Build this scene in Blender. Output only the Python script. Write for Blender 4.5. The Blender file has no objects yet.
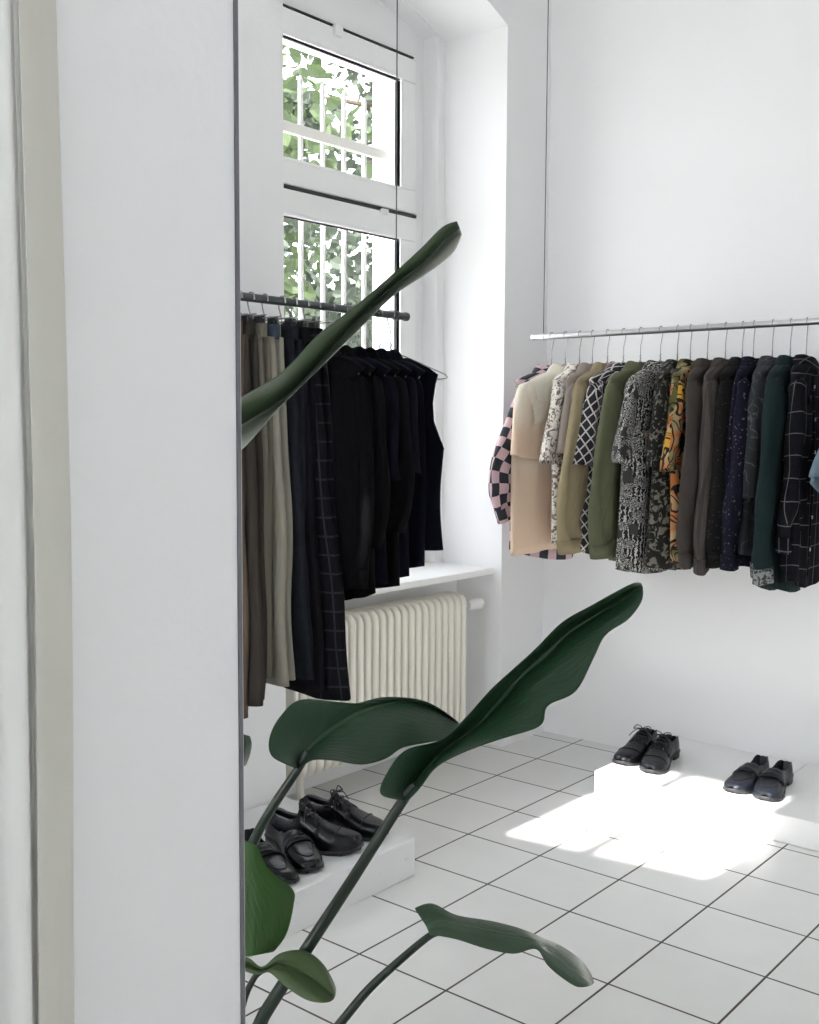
import bpy, bmesh, math, random
from mathutils import Vector, Matrix, noise
R = random.Random(7)
sc = bpy.context.scene
COL = sc.collection
PI = math.pi

# ------------------------------------------------------------------ camera
F_PX = 1090.4
CAM = Vector((2.7727, -4.3148, 1.4436))
YAW, PITCH, ROLL = 0.6945, 0.0792, 0.005
fw = Vector((-math.sin(YAW) * math.cos(PITCH), math.cos(YAW) * math.cos(PITCH), -math.sin(PITCH)))
rt = Vector((math.cos(YAW), math.sin(YAW), 0))
up = rt.cross(fw)
rt, up = math.cos(ROLL) * rt + math.sin(ROLL) * up, -math.sin(ROLL) * rt + math.cos(ROLL) * up
cd = bpy.data.cameras.new('camera')
cam = bpy.data.objects.new('camera', cd)
COL.objects.link(cam)
cam.matrix_world = Matrix(((rt.x, up.x, -fw.x, CAM.x), (rt.y, up.y, -fw.y, CAM.y), (rt.z, up.z, -fw.z, CAM.z), (0, 0, 0, 1)))
cd.sensor_fit = 'VERTICAL'
cd.sensor_height = 24
cd.lens = F_PX / 1024 * 24
cd.clip_start = 0.05
cd.clip_end = 200
sc.camera = cam


def at(u, v, d):
    """world point seen at photo pixel (u, v), d metres along the view axis"""
    return CAM + d * (fw + rt * ((u - 409.5) / F_PX) - up * ((v - 512) / F_PX))


def on(u, v, axis, val):
    r = at(u, v, 1) - CAM
    return CAM + r * ((val - CAM[axis]) / r[axis])


# ------------------------------------------------------------------ helpers
def tag(o, label=None, cat=None, group=None, kind=None):
    if label: o['label'] = label
    if cat: o['category'] = cat
    if group: o['group'] = group
    if kind: o['kind'] = kind
    return o


def thing(name, loc, label, cat, group=None, rz=0):
    o = bpy.data.objects.new(name, None)
    o.empty_display_size = 0.05
    COL.objects.link(o)
    o.location = loc
    o.rotation_euler = (0, 0, rz)
    return tag(o, label, cat, group)


class MB:
    def __init__(s):
        s.v, s.f, s.uv = [], [], {}

    def add(s, vs, fs, uv=None):
        b = len(s.v)
        s.v += [tuple(p) for p in vs]
        for k, f in enumerate(fs):
            s.f.append(tuple(b + i for i in f))
            if uv: s.uv[len(s.f) - 1] = uv[k]
        return s

    def box(s, a, b):
        x0, y0, z0 = a; x1, y1, z1 = b
        return s.add([(x0, y0, z0), (x1, y0, z0), (x1, y1, z0), (x0, y1, z0), (x0, y0, z1), (x1, y0, z1), (x1, y1, z1), (x0, y1, z1)],
                     [(0, 3, 2, 1), (4, 5, 6, 7), (0, 1, 5, 4), (1, 2, 6, 5), (2, 3, 7, 6), (3, 0, 4, 7)])

    def prism(s, poly, fn, d0, d1):
        """polygon (a, b) pushed from d0 to d1; fn(a, b, d) -> xyz"""
        n = len(poly)
        vs = [fn(a, b, d0) for a, b in poly] + [fn(a, b, d1) for a, b in poly]
        fs = [tuple(range(n))[::-1], tuple(range(n, 2 * n))] + [(i, (i + 1) % n, n + (i + 1) % n, n + i) for i in range(n)]
        return s.add(vs, fs)

    def loft(s, rings, closed=True, cap0=False, cap1=False, uv0=(0, 0)):
        n = len(rings[0]); m = len(rings)
        b = len(s.v)
        s.v += [tuple(p) for r in rings for p in r]
        vv = [0.0]
        for i in range(1, m):
            c0 = sum((Vector(p) for p in rings[i - 1]), Vector()) / n
            c1 = sum((Vector(p) for p in rings[i]), Vector()) / n
            vv.append(vv[-1] + (c1 - c0).length)
        uu = []
        for r in rings:
            u = [0.0]
            for k in range(n):
                u.append(u[-1] + (Vector(r[(k + 1) % n]) - Vector(r[k])).length)
            half = u[-1] / 2
            uu.append([q - half for q in u])
        for i in range(m - 1):
            for k in range(n if closed else n - 1):
                k2 = (k + 1) % n
                s.f.append((b + i * n + k, b + i * n + k2, b + (i + 1) * n + k2, b + (i + 1) * n + k))
                s.uv[len(s.f) - 1] = [(uv0[0] + uu[i][k], uv0[1] + vv[i]), (uv0[0] + uu[i][k + 1], uv0[1] + vv[i]),
                                      (uv0[0] + uu[i + 1][k + 1], uv0[1] + vv[i + 1]), (uv0[0] + uu[i + 1][k], uv0[1] + vv[i + 1])]
        if cap0: s.f.append(tuple(b + k for k in range(n))[::-1])
        if cap1: s.f.append(tuple(b + (m - 1) * n + k for k in range(n)))
        return s

    def tube(s, pts, r, n=8, cap=True, closed=False):
        pts = [Vector(p) for p in pts]
        rings = []
        ref = None
        for i, p in enumerate(pts):
            t = (pts[min(i + 1, len(pts) - 1)] - pts[max(i - 1, 0)]).normalized()
            if ref is None:
                ref = Vector((0, 0, 1)) if abs(t.z) < .9 else Vector((1, 0, 0))
            a = (ref - t * ref.dot(t))
            if a.length < 1e-5: a = t.orthogonal()
            a.normalize(); ref = a
            b = t.cross(a)
            rr = r[i] if isinstance(r, (list, tuple)) else r
            rings.append([p + rr * (math.cos(2 * PI * k / n) * a + math.sin(2 * PI * k / n) * b) for k in range(n)])
        return s.loft(rings, True, cap, cap)

    def build(s, name, mat, parent=None, smooth=True, bevel=0, subsurf=0, solid=0, angle=40):
        me = bpy.data.meshes.new(name)
        me.from_pydata(s.v, [], s.f)
        if s.uv:
            L = me.uv_layers.new(name='UVMap')
            for p in me.polygons:
                u = s.uv.get(p.index)
                if u:
                    for k, li in enumerate(p.loop_indices):
                        if k < len(u): L.data[li].uv = u[k]
        bm = bmesh.new(); bm.from_mesh(me)
        bmesh.ops.recalc_face_normals(bm, faces=bm.faces)
        bm.to_mesh(me); bm.free()
        if smooth:
            me.polygons.foreach_set('use_smooth', [True] * len(me.polygons))
            me.set_sharp_from_angle(angle=math.radians(angle))
        me.materials.append(mat)
        o = bpy.data.objects.new(name, me)
        COL.objects.link(o)
        if parent: o.parent = parent
        if solid:
            md = o.modifiers.new('s', 'SOLIDIFY'); md.thickness = solid; md.offset = 0
        if bevel:
            md = o.modifiers.new('b', 'BEVEL'); md.width = bevel; md.segments = 2; md.limit_method = 'ANGLE'; md.angle_limit = .6
        if subsurf:
            md = o.modifiers.new('u', 'SUBSURF'); md.levels = subsurf; md.render_levels = subsurf
        return o


def spline(pts, n):
    """Catmull-Rom through pts (tuples of equal length), n samples per span"""
    P = [pts[0]] + list(pts) + [pts[-1]]
    out = []
    for i in range(1, len(P) - 2):
        for k in range(n):
            t = k / n
            out.append(tuple(.5 * (2 * b + (c - a) * t + (2 * a - 5 * b + 4 * c - d) * t * t + (3 * b - a - 3 * c + d) * t ** 3)
                             for a, b, c, d in zip(P[i - 1], P[i], P[i + 1], P[i + 2])))
    out.append(tuple(pts[-1]))
    return out


# ------------------------------------------------------------------ materials
class NT:
    def __init__(s, name):
        s.m = bpy.data.materials.new(name); s.m.use_nodes = True
        s.t = s.m.node_tree; s.b = s.t.nodes['Principled BSDF']

    def n(s, typ, **kw):
        x = s.t.nodes.new(typ)
        for k, v in kw.items():
            if k in x.inputs.keys(): x.inputs[k].default_value = v
            else: setattr(x, k, v)
        return x

    def l(s, a, b): s.t.links.new(a, b)

    def math(s, op, a, b=None, c=None):
        x = s.n('ShaderNodeMath', operation=op)
        for i, q in enumerate((a, b, c)):
            if q is None: continue
            if isinstance(q, (int, float)): x.inputs[i].default_value = q
            else: s.l(q, x.inputs[i])
        return x.outputs[0]

    def mix(s, f, a, b):
        x = s.n('ShaderNodeMix', data_type='RGBA')
        for i, q in ((0, f), (6, a), (7, b)):
            if isinstance(q, (int, float)): x.inputs[i].default_value = q
            elif isinstance(q, tuple): x.inputs[i].default_value = (*q, 1) if len(q) == 3 else q
            else: s.l(q, x.inputs[i])
        return x.outputs[2]

    def ramp(s, f, stops, interp='LINEAR'):
        x = s.n('ShaderNodeValToRGB'); cr = x.color_ramp; cr.interpolation = interp
        while len(cr.elements) < len(stops): cr.elements.new(.5)
        for e, (p, c) in zip(cr.elements, stops): e.position = p; e.color = (*c, 1)
        s.l(f, x.inputs[0]); return x.outputs[0]

    def noise(s, vec, scale, detail=3, rough=.5, dist=0):
        x = s.n('ShaderNodeTexNoise'); x.inputs['Scale'].default_value = scale; x.inputs['Detail'].default_value = detail
        x.inputs['Roughness'].default_value = rough; x.inputs['Distortion'].default_value = dist
        if vec is not None: s.l(vec, x.inputs['Vector'])
        return x.outputs['Fac']

    def uv(s): return s.n('ShaderNodeTexCoord').outputs['UV']
    def obj(s): return s.n('ShaderNodeTexCoord').outputs['Object']

    def bump(s, h, strength=.3, dist=.01):
        x = s.n('ShaderNodeBump'); x.inputs['Strength'].default_value = strength; x.inputs['Distance'].default_value = dist
        s.l(h, x.inputs['Height']); s.l(x.outputs[0], s.b.inputs['Normal'])

    def col(s, c):
        if isinstance(c, tuple): s.b.inputs['Base Color'].default_value = (*c, 1)
        else: s.l(c, s.b.inputs['Base Color'])
        return s

    def set(s, rough=.5, metal=0, **kw):
        s.b.inputs['Roughness'].default_value = rough; s.b.inputs['Metallic'].default_value = metal
        for k, v in kw.items(): s.b.inputs[k.replace('_', ' ')].default_value = v
        return s


def plain(name, c, rough=.5, metal=0, var=.06, scale=20, bump=0, **kw):
    m = NT(name)
    f = m.noise(m.obj(), scale)
    m.col(m.mix(f, tuple(min(1, x * (1 - var)) for x in c), tuple(min(1, x * (1 + var)) for x in c)))
    m.set(rough, metal, **kw)
    if bump: m.bump(m.noise(m.obj(), scale * 3, 5), bump, .004)
    return m.m


def plaster(name, c):
    m = NT(name); o = m.obj()
    a = m.noise(o, 1.3, 4)
    m.col(m.mix(a, tuple(x * .985 for x in c), c)).set(.82)
    h = m.math('ADD', m.noise(o, 60, 4), m.math('MULTIPLY', m.noise(o, 9, 3), 1.5))
    m.bump(h, .16, .004)
    return m.m


M = {}
M['wall'] = plaster('white_plaster', (.83, .835, .84))
M['ceil'] = plaster('ceiling_plaster', (.85, .85, .85))
M['box'] = plain('white_painted_board', (.84, .84, .84), .45, var=.03, scale=6, bump=.05)
def scuffed_shaded():
    m = NT('scuffed_shaded_board'); o = m.obj()
    k = m.ramp(m.noise(o, 26, 4, .65, .4), [(.66, (0, 0, 0)), (.72, (1, 1, 1))])
    c = m.mix(m.noise(o, 4, 3), (.68, .685, .69), (.74, .745, .745))  # base tone lowered to paint in the shade of the turned-away front
    m.col(m.mix(m.math('MULTIPLY', k, .35), c, (.40, .40, .41))).set(.5)
    return m.m


M['box2'] = scuffed_shaded()
M['white'] = plain('white_lacquer', (.84, .845, .84), .35, var=.01)
M['sill'] = plain('sill_white', (.86, .86, .855), .3, var=.015)
M['rad'] = plain('cream_radiator_paint', (.80, .775, .70), .38, var=.02)
M['steel'] = plain('rail_steel', (.62, .63, .64), .28, 1, var=.1, scale=40)
M['darksteel'] = plain('dark_rail_steel', (.09, .10, .105), .35, .8, var=.15, scale=40)
M['wire'] = plain('hanger_wire', (.30, .30, .30), .35, .9, var=.05)
M['cable'] = plain('cable_grey', (.10, .105, .11), .5, .4)
M['edge'] = plain('edge_strip_metal', (.20, .20, .22), .28, .85, var=.25, scale=3)
M['edgelight'] = plain('edge_strip_pale', (.8, .8, .8), .3, .3, var=.02)
M['rubber'] = plain('black_rubber', (.02, .02, .022), .6)
M['leather'] = plain('black_leather', (.005, .0055, .008), .27, var=.3, scale=60, bump=.12, Specular_IOR_Level=.35)
M['leather2'] = plain('navy_black_leather', (.007, .009, .014), .36, var=.3, scale=50, bump=.16, Specular_IOR_Level=.35)
M['sole'] = plain('black_sole', (.010, .010, .011), .5)
M['lace'] = plain('black_lace', (.008, .008, .009), .7)
M['lining'] = plain('shoe_lining', (.03, .03, .032), .7)
M['clip'] = plain('black_clip', (.015, .015, .016), .4)
M['soil'] = plain('soil', (.05, .035, .025), .95, var=.5, bump=.8)
M['pot'] = plain('grey_pot', (.35, .35, .35), .6)
M['bar'] = plain('white_iron', (.78, .78, .76), .45)
M['bark'] = plain('bark', (.10, .075, .05), .9, var=.4, scale=8, bump=.5)
M['outwall'] = plain('pale_render', (.80, .79, .74), .9, var=.04, scale=3)
M['blocker_ground'] = plain('blocker_grey', (.34, .335, .33), .95, var=.1, scale=3)
M['ground'] = plain('pale_bounce_paving', (.62, .61, .585), .95, var=.08, scale=3)
M['button'] = plain('dark_button', (.05, .05, .055), .3)
M['pale_button'] = plain('pale_button', (.45, .45, .46), .3)


def glass_mat():
    m = NT('window_glass')
    t = m.n('ShaderNodeBsdfTransparent'); g = m.n('ShaderNodeBsdfGlossy'); g.inputs['Roughness'].default_value = 0.02
    lw = m.n('ShaderNodeLayerWeight'); lw.inputs['Blend'].default_value = .5
    fr = m.math('ADD', .03, m.math('MULTIPLY', m.math('POWER', lw.outputs['Facing'], 4), .4))
    mx = m.n('ShaderNodeMixShader'); m.l(fr, mx.inputs[0]); m.l(t.outputs[0], mx.inputs[1]); m.l(g.outputs[0], mx.inputs[2])
    m.l(mx.outputs[0], m.t.nodes['Material Output'].inputs[0])
    return m.m


M['glass'] = glass_mat()


def tile_mat():
    m = NT('floor_tiles')
    p = m.n('ShaderNodeNewGeometry').outputs['Position']
    sx = m.n('ShaderNodeSeparateXYZ'); m.l(p, sx.inputs[0])

    def dist(o, off):
        a = m.math('DIVIDE', m.math('ADD', o, -off), .3)
        return m.math('MULTIPLY', m.math('PINGPONG', a, .5), .3), m.math('FLOOR', a)
    dx, ix = dist(sx.outputs[0], .828)
    dy, iy = dist(sx.outputs[1], -1.285)
    wob = m.math('MULTIPLY', m.noise(p, 6, 2), .0014)
    dmin = m.math('ADD', m.math('MINIMUM', dx, dy), wob)
    g = m.n('ShaderNodeMapRange'); g.inputs[1].default_value = .0030; g.inputs[2].default_value = .0046
    m.l(dmin, g.inputs[0])
    cid = m.n('ShaderNodeCombineXYZ'); m.l(ix, cid.inputs[0]); m.l(iy, cid.inputs[1])
    wn = m.n('ShaderNodeTexWhiteNoise', noise_dimensions='2D'); m.l(cid.outputs[0], wn.inputs['Vector'])
    tone = m.math('ADD', m.math('MULTIPLY', wn.outputs['Value'], .25), m.math('MULTIPLY', m.noise(p, 7, 5, .6), .75))
    tile = m.mix(tone, (.69, .69, .675), (.79, .79, .78))
    speck = m.ramp(m.noise(p, 140, 2), [(.62, (0, 0, 0)), (.74, (1, 1, 1))])
    tile = m.mix(m.math('MULTIPLY', speck, .10), tile, (.5, .5, .48))
    groutc = m.mix(m.noise(p, 25, 3), (.035, .028, .026), (.10, .085, .08))
    m.col(m.mix(g.outputs[0], groutc, tile))
    rr = m.n('ShaderNodeMapRange'); rr.inputs[3].default_value = .9; rr.inputs[4].default_value = .36
    m.l(g.outputs[0], rr.inputs[0]); m.l(rr.outputs[0], m.b.inputs['Roughness'])
    m.bump(m.math('ADD', g.outputs[0], m.math('MULTIPLY', m.noise(p, 11, 3), .25)), .25, .003)
    return m.m


M['tile'] = tile_mat()


def fabric(name, colfn, rough=.88, trans=0, fold=.5, spec=.2):
    """colfn(nt, uvnode) -> colour socket or tuple"""
    m = NT(name); u = m.uv()
    c = colfn(m, u)
    m.col(c).set(rough)
    m.b.inputs['Sheen Weight'].default_value = .0
    m.b.inputs['Specular IOR Level'].default_value = spec
    mp = m.n('ShaderNodeMapping'); mp.inputs['Scale'].default_value = (1, .22, 1); m.l(u, mp.inputs[0])
    h = m.math('ADD', m.noise(mp.outputs[0], 22, 3, .5, .6), m.math('MULTIPLY', m.noise(u, 900, 1), .08))
    m.bump(h, fold, .02)
    if trans:
        tl = m.n('ShaderNodeBsdfTranslucent')
        if isinstance(c, tuple): tl.inputs[0].default_value = (*c, 1)
        else: m.l(c, tl.inputs[0])
        mx = m.n('ShaderNodeMixShader'); mx.inputs[0].default_value = trans
        m.l(m.b.outputs[0], mx.inputs[1]); m.l(tl.outputs[0], mx.inputs[2])
        m.l(mx.outputs[0], m.t.nodes['Material Output'].inputs[0])
    return m.m


def f_solid(c, var=.15):
    return lambda m, u: m.mix(m.noise(u, 14, 4), tuple(x * (1 - var) for x in c), tuple(min(1, x * (1 + var)) for x in c))


def sepuv(m, u, sx=1, sy=1, ox=0, oy=0):
    s = m.n('ShaderNodeSeparateXYZ'); m.l(u, s.inputs[0])
    return m.math('ADD', m.math('MULTIPLY', s.outputs[0], sx), ox), m.math('ADD', m.math('MULTIPLY', s.outputs[1], sy), oy)


def f_check(c1, c2, size):
    def fn(m, u):
        x, y = sepuv(m, u, 1 / size, 1 / size, 100, 100)
        k = m.math('MODULO', m.math('ADD', m.math('FLOOR', x), m.math('FLOOR', y)), 2)
        n = m.noise(u, 300, 2)
        a = m.mix(n, tuple(v * .8 for v in c1), tuple(min(1, v * 1.2) for v in c1)); b = m.mix(n, tuple(v * .6 for v in c2), tuple(v * 1.5 for v in c2))
        return m.mix(k, a, b)
    return fn


def f_blot(c1, c2, scale, thr=.5, soft=.03, dist=1.5, detail=2, c3=None):
    def fn(m, u):
        r = m.ramp(m.noise(u, scale, detail, .6, dist), [(thr - soft, c1), (thr + soft, c2)])
        if c3:
            k = m.ramp(m.noise(u, scale * .6, 2, .5, .5), [(.56, (0, 0, 0)), (.62, (1, 1, 1))])
            return m.mix(k, r, c3)
        return r
    return fn


def f_gradient(c1, c2):
    """cloth colour graded from cream at the shoulders to peach at the hems"""
    def fn(m, u):
        x, y = sepuv(m, u)
        k = m.math('ADD', m.math('MULTIPLY', y, 1.5), m.math('MULTIPLY', m.noise(u, 4, 2), .5))
        return m.ramp(k, [(.45, c1), (.95, c2)])
    return fn


def f_dots(c1, c2, scale, rad=.25, c3=None):
    def fn(m, u):
        v = m.n('ShaderNodeTexVoronoi'); v.inputs['Scale'].default_value = scale; m.l(u, v.inputs['Vector'])
        k = m.ramp(v.outputs['Distance'], [(rad, (1, 1, 1)), (rad + .08, (0, 0, 0))])
        cc = m.mix(m.math('GREATER_THAN', m.noise(u, scale * .7, 1), .53), c2, c3) if c3 else c2
        return m.mix(k, c1, cc)
    return fn


def f_swirl():
    def fn(m, u):
        base = m.ramp(m.noise(u, 6, 1, .5, .3), [(.36, (.07, .075, .02)), (.44, (.28, .22, .12)), (.5, (.42, .13, .035)), (.57, (.38, .30, .17)), (.64, (.50, .27, .03))])
        n = m.noise(u, 11, 0, .5, 1.4)
        line = m.math('PINGPONG', m.math('MULTIPLY', n, 6), .5)
        k = m.ramp(line, [(.13, (1, 1, 1)), (.19, (0, 0, 0))])
        return m.mix(k, base, (.012, .010, .008))
    return fn


def f_zigzag(c1, c2, c3):
    def fn(m, u):
        x, y = sepuv(m, u, 1 / .040, 1 / .050, 100, 100)
        a = m.math('PINGPONG', m.math('ADD', x, y), .5)
        b = m.math('PINGPONG', m.math('SUBTRACT', x, y), .5)
        k = m.math('LESS_THAN', m.math('MINIMUM', a, b), .085)
        st = m.math('LESS_THAN', m.math('PINGPONG', m.math('MULTIPLY', x, .4), .5), .1)
        return m.mix(k, m.mix(st, c1, c3), c2)
    return fn


def f_grid(c1, c2, gx, gy, lw, c3=None):
    def fn(m, u):
        x, y = sepuv(m, u, 1, 1, 10, 10)
        wob = m.math('MULTIPLY', m.noise(u, 8, 2), .006)
        a = m.math('LESS_THAN', m.math('MULTIPLY', m.math('PINGPONG', m.math('MULTIPLY', m.math('ADD', x, wob), 1 / gx), .5), gx), lw)
        b = m.math('LESS_THAN', m.math('MULTIPLY', m.math('PINGPONG', m.math('MULTIPLY', m.math('ADD', y, wob), 1 / gy), .5), gy), lw)
        k = m.math('MAXIMUM', a, b)
        base = c1
        return m.mix(m.math('MULTIPLY', k, m.math('ADD', m.noise(u, 120, 2), .35)), base, c2)
    return fn


def f_stripes(c1, c2, w, frac=.5):
    def fn(m, u):
        x, y = sepuv(m, u, 1 / w, 1, 50, 0)
        k = m.math('LESS_THAN', m.math('FRACT', x), frac)
        n = m.noise(u, 60, 3)
        return m.mix(k, m.mix(n, c1, tuple(v * 1.4 for v in c1)), m.mix(n, c2, tuple(v * .7 for v in c2)))
    return fn


def f_mosaic(c1, c2, s):
    """fine black and white print: rows of scribbles, hatching and blocks"""
    def fn(m, u):
        x, y = sepuv(m, u, 1, 1, 10, 10)
        n = m.noise(u, 38, 2, .6, 2.0)
        scrib = m.math('LESS_THAN', m.math('PINGPONG', m.math('MULTIPLY', n, 7), .5), .17)
        hatch = m.math('LESS_THAN', m.math('PINGPONG', m.math('ADD', m.math('MULTIPLY', x, 55), m.math('MULTIPLY', n, 2)), .5), .15)
        v = m.n('ShaderNodeTexVoronoi', distance='CHEBYCHEV'); v.inputs['Scale'].default_value = 24; m.l(u, v.inputs['Vector'])
        sp = m.n('ShaderNodeSeparateColor'); m.l(v.outputs['Color'], sp.inputs[0])
        k = m.mix(m.math('GREATER_THAN', sp.outputs[0], .62), scrib, hatch)
        k = m.mix(m.math('GREATER_THAN', sp.outputs[1], .88), k, (.06, .06, .06))
        return m.mix(k, c1, c2)
    return fn


def f_lines(c1, c2, scale):
    def fn(m, u):
        n = m.noise(u, scale, 1, .5, .8)
        k = m.ramp(m.math('PINGPONG', m.math('MULTIPLY', n, 4), .5), [(.018, (1, 1, 1)), (.05, (0, 0, 0))])
        return m.mix(k, m.mix(m.noise(u, 200, 2), c1, tuple(v * 1.5 for v in c1)), c2)
    return fn


def leaf_mat(name, dark, light, rib, trans=.12, under=None):
    m = NT(name); u = m.uv()
    x, y = sepuv(m, u)
    ax = m.math('ABSOLUTE', x)
    vein = m.math('PINGPONG', m.math('ADD', m.math('MULTIPLY', y, 34), m.math('MULTIPLY', ax, -9)), .5)
    vk = m.ramp(vein, [(.0, (1, 1, 1)), (.16, (0, 0, 0))])
    c = m.mix(m.noise(u, 5, 3), dark, light)
    c = m.mix(m.math('MULTIPLY', vk, .05), c, tuple(v * 1.7 for v in light))
    if under: c = m.mix(m.math('GREATER_THAN', m.math('ADD', x, m.math('MULTIPLY', m.noise(u, 12, 2), .12)), .10), c, under)  # paints a pale strip for gloss along the leaf's lower half
    rk = m.ramp(ax, [(.02, (1, 1, 1)), (.055, (0, 0, 0))])
    c = m.mix(m.math('MULTIPLY', rk, .75), c, rib)
    m.col(c).set(.34)
    m.b.inputs['Specular IOR Level'].default_value = .32
    m.bump(m.math('ADD', m.math('MULTIPLY', vk, -.16), m.math('ADD', m.math('MULTIPLY', rk, .8), m.math('MULTIPLY', m.noise(u, 9, 2), .6))), .45, .006)
    tl = m.n('ShaderNodeBsdfTranslucent'); m.l(m.mix(.5, c, (.12, .30, .02)), tl.inputs[0])
    mx = m.n('ShaderNodeMixShader'); mx.inputs[0].default_value = trans
    m.l(m.b.outputs[0], mx.inputs[1]); m.l(tl.outputs[0], mx.inputs[2])
    m.l(mx.outputs[0], m.t.nodes['Material Output'].inputs[0])
    return m.m


M['leaf'] = leaf_mat('dark_green_leaf', (.008, .028, .013), (.016, .046, .022), (.04, .085, .04))
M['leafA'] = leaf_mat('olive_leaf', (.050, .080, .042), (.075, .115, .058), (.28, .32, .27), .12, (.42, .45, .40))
M['leaf2'] = leaf_mat('green_leaf', (.018, .060, .010), (.045, .115, .022), (.08, .17, .06), .38)
M['leaf3'] = leaf_mat('grey_green_leaf', (.028, .060, .034), (.050, .090, .052), (.09, .14, .08), .15)
M['leafE'] = leaf_mat('pale_olive_leaf', (.050, .085, .034), (.085, .130, .052), (.03, .05, .02), .2)
M['stem'] = plain('plant_stem', (.008, .018, .010), .4, var=.3, scale=12)


def tree_leaf(name, a, b):
    m = NT(name); o = m.obj()
    m.col(m.mix(m.noise(o, 2.2, 4), a, b)).set(.6)
    tl = m.n('ShaderNodeBsdfTranslucent'); tl.inputs[0].default_value = (*[v * 1.4 for v in b], 1)
    mx = m.n('ShaderNodeMixShader'); mx.inputs[0].default_value = .25
    m.l(m.b.outputs[0], mx.inputs[1]); m.l(tl.outputs[0], mx.inputs[2])
    m.l(mx.outputs[0], m.t.nodes['Material Output'].inputs[0])
    return m.m


M['tl1'] = tree_leaf('tree_leaves', (.022, .040, .016), (.070, .105, .035))
M['tl2'] = tree_leaf('tree_leaves_dark', (.025, .038, .025), (.065, .085, .055))
M['curtain'] = fabric('white_curtain_cloth', f_solid((.92, .92, .905), .01), .9, .05, .12)
M['hem'] = fabric('darker_hem_band', f_solid((.68, .67, .61), .03), .9, .08, .12)  # edge band, darker and greyer than the curtain cloth

# ------------------------------------------------------------------ the setting
H = 3.75
NY0, NY1 = -1.668, -0.343          # window niche along y
SPR, RAD = 3.156, 1.63            # arch springing height and radius


def S(name, mb, mat, smooth=False, **kw):
    o = mb.build(name, mat, smooth=smooth, **kw)
    o['kind'] = 'structure'
    return o


S('floor', MB().box((-.6, -6.2, -.12), (5.2, .15, 0)), M['tile'])
S('ceiling', MB().prism([(-.6, .15), (-.6, -5.19), (5.2, -4.32), (5.2, .15)], lambda a, b, d: (a, b, d), H, H + .12), M['ceil'])
S('wall_back', MB().box((-.6, 0, 0), (5.2, .15, H)), M['wall'])


def arch(y0, y1, spring, n=20):
    c = (NY0 + NY1) / 2
    hs = (NY1 - NY0) / 2
    k = RAD - math.sqrt(RAD ** 2 - hs ** 2)
    out = []
    for i in range(n + 1):
        y = y0 + (y1 - y0) * i / n
        out.append((y, spring + math.sqrt(RAD ** 2 - (y - c) ** 2) - (RAD - k)))
    return out


def yz(a, b, d): return (d, a, b)


outl = [(-6.2, 0), (-6.2, H), (0.0, H), (0.0, 0)]
S('wall_left', MB().prism([(-6.2, 0), (NY0, 0)] + arch(NY0, NY1, SPR) + [(NY1, 0), (0, 0), (0, H), (-6.2, H)], yz, -.337, 0), M['wall'])
# stepped inner ring of the niche
i0, i1 = NY0 + .055, NY1 - .055
S('wall_window_recess', MB().prism([(-6.2, .80), (-6.2, H), (0, H), (0, .80), (i1, .80)] + arch(i1, i0, SPR - .012) + [(i0, .80)], yz, -.42, -.337), M['wall'])
# masonry below the sill (back of the radiator niche)
S('wall_below_sill', MB().box((-.42, -6.2, 0), (-.25, 0, .785)), M['wall'])
# outer leaf with the window opening
o0, o1 = -1.49, -.555
S('wall_outer', MB().prism([(-6.2, 0), (-6.2, H), (0, H), (0, 0)], yz, -.425, -.42) if False else
  MB().box((-.585, -6.2, 0), (-.42, o0, H)).box((-.585, o1, 0), (-.42, 0, H)).box((-.585, o0, 0), (-.42, o1, .80)).box((-.585, o0, 3.0), (-.42, o1, H)), M['wall'])
S('window_sill', MB().box((-.41, NY0 + .002, .782), (-.037, NY1 - .002, .811)), M['sill'], bevel=.004, smooth=True)
S('baseboard_left', MB().box((0, NY1, 0), (.012, -.0, .028)), M['white'])

# partition whose end edge stands in the foreground, with its metal edge strip
PX = 1.6
PE = -3.283
S('partition_wall', MB().box((PX - .10, -6.2, 0), (PX, PE - .006, H)), M['wall'])
S('trim_1', MB().box((PX - .10, PE - .006, 0), (PX + .003, PE + .0005, H)), M['edge'])
S('trim_2', MB().box((PX - .012, PE + .0005, 0), (PX + .001, PE + .0028, H)), M['edgelight'])

# wall behind the camera with high transom windows, turned a little
SUN_EL = math.radians(38)
WY = -4.95
fr_ = S('wall_front', MB(), M['wall'])
bpy.data.objects.remove(fr_)


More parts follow.
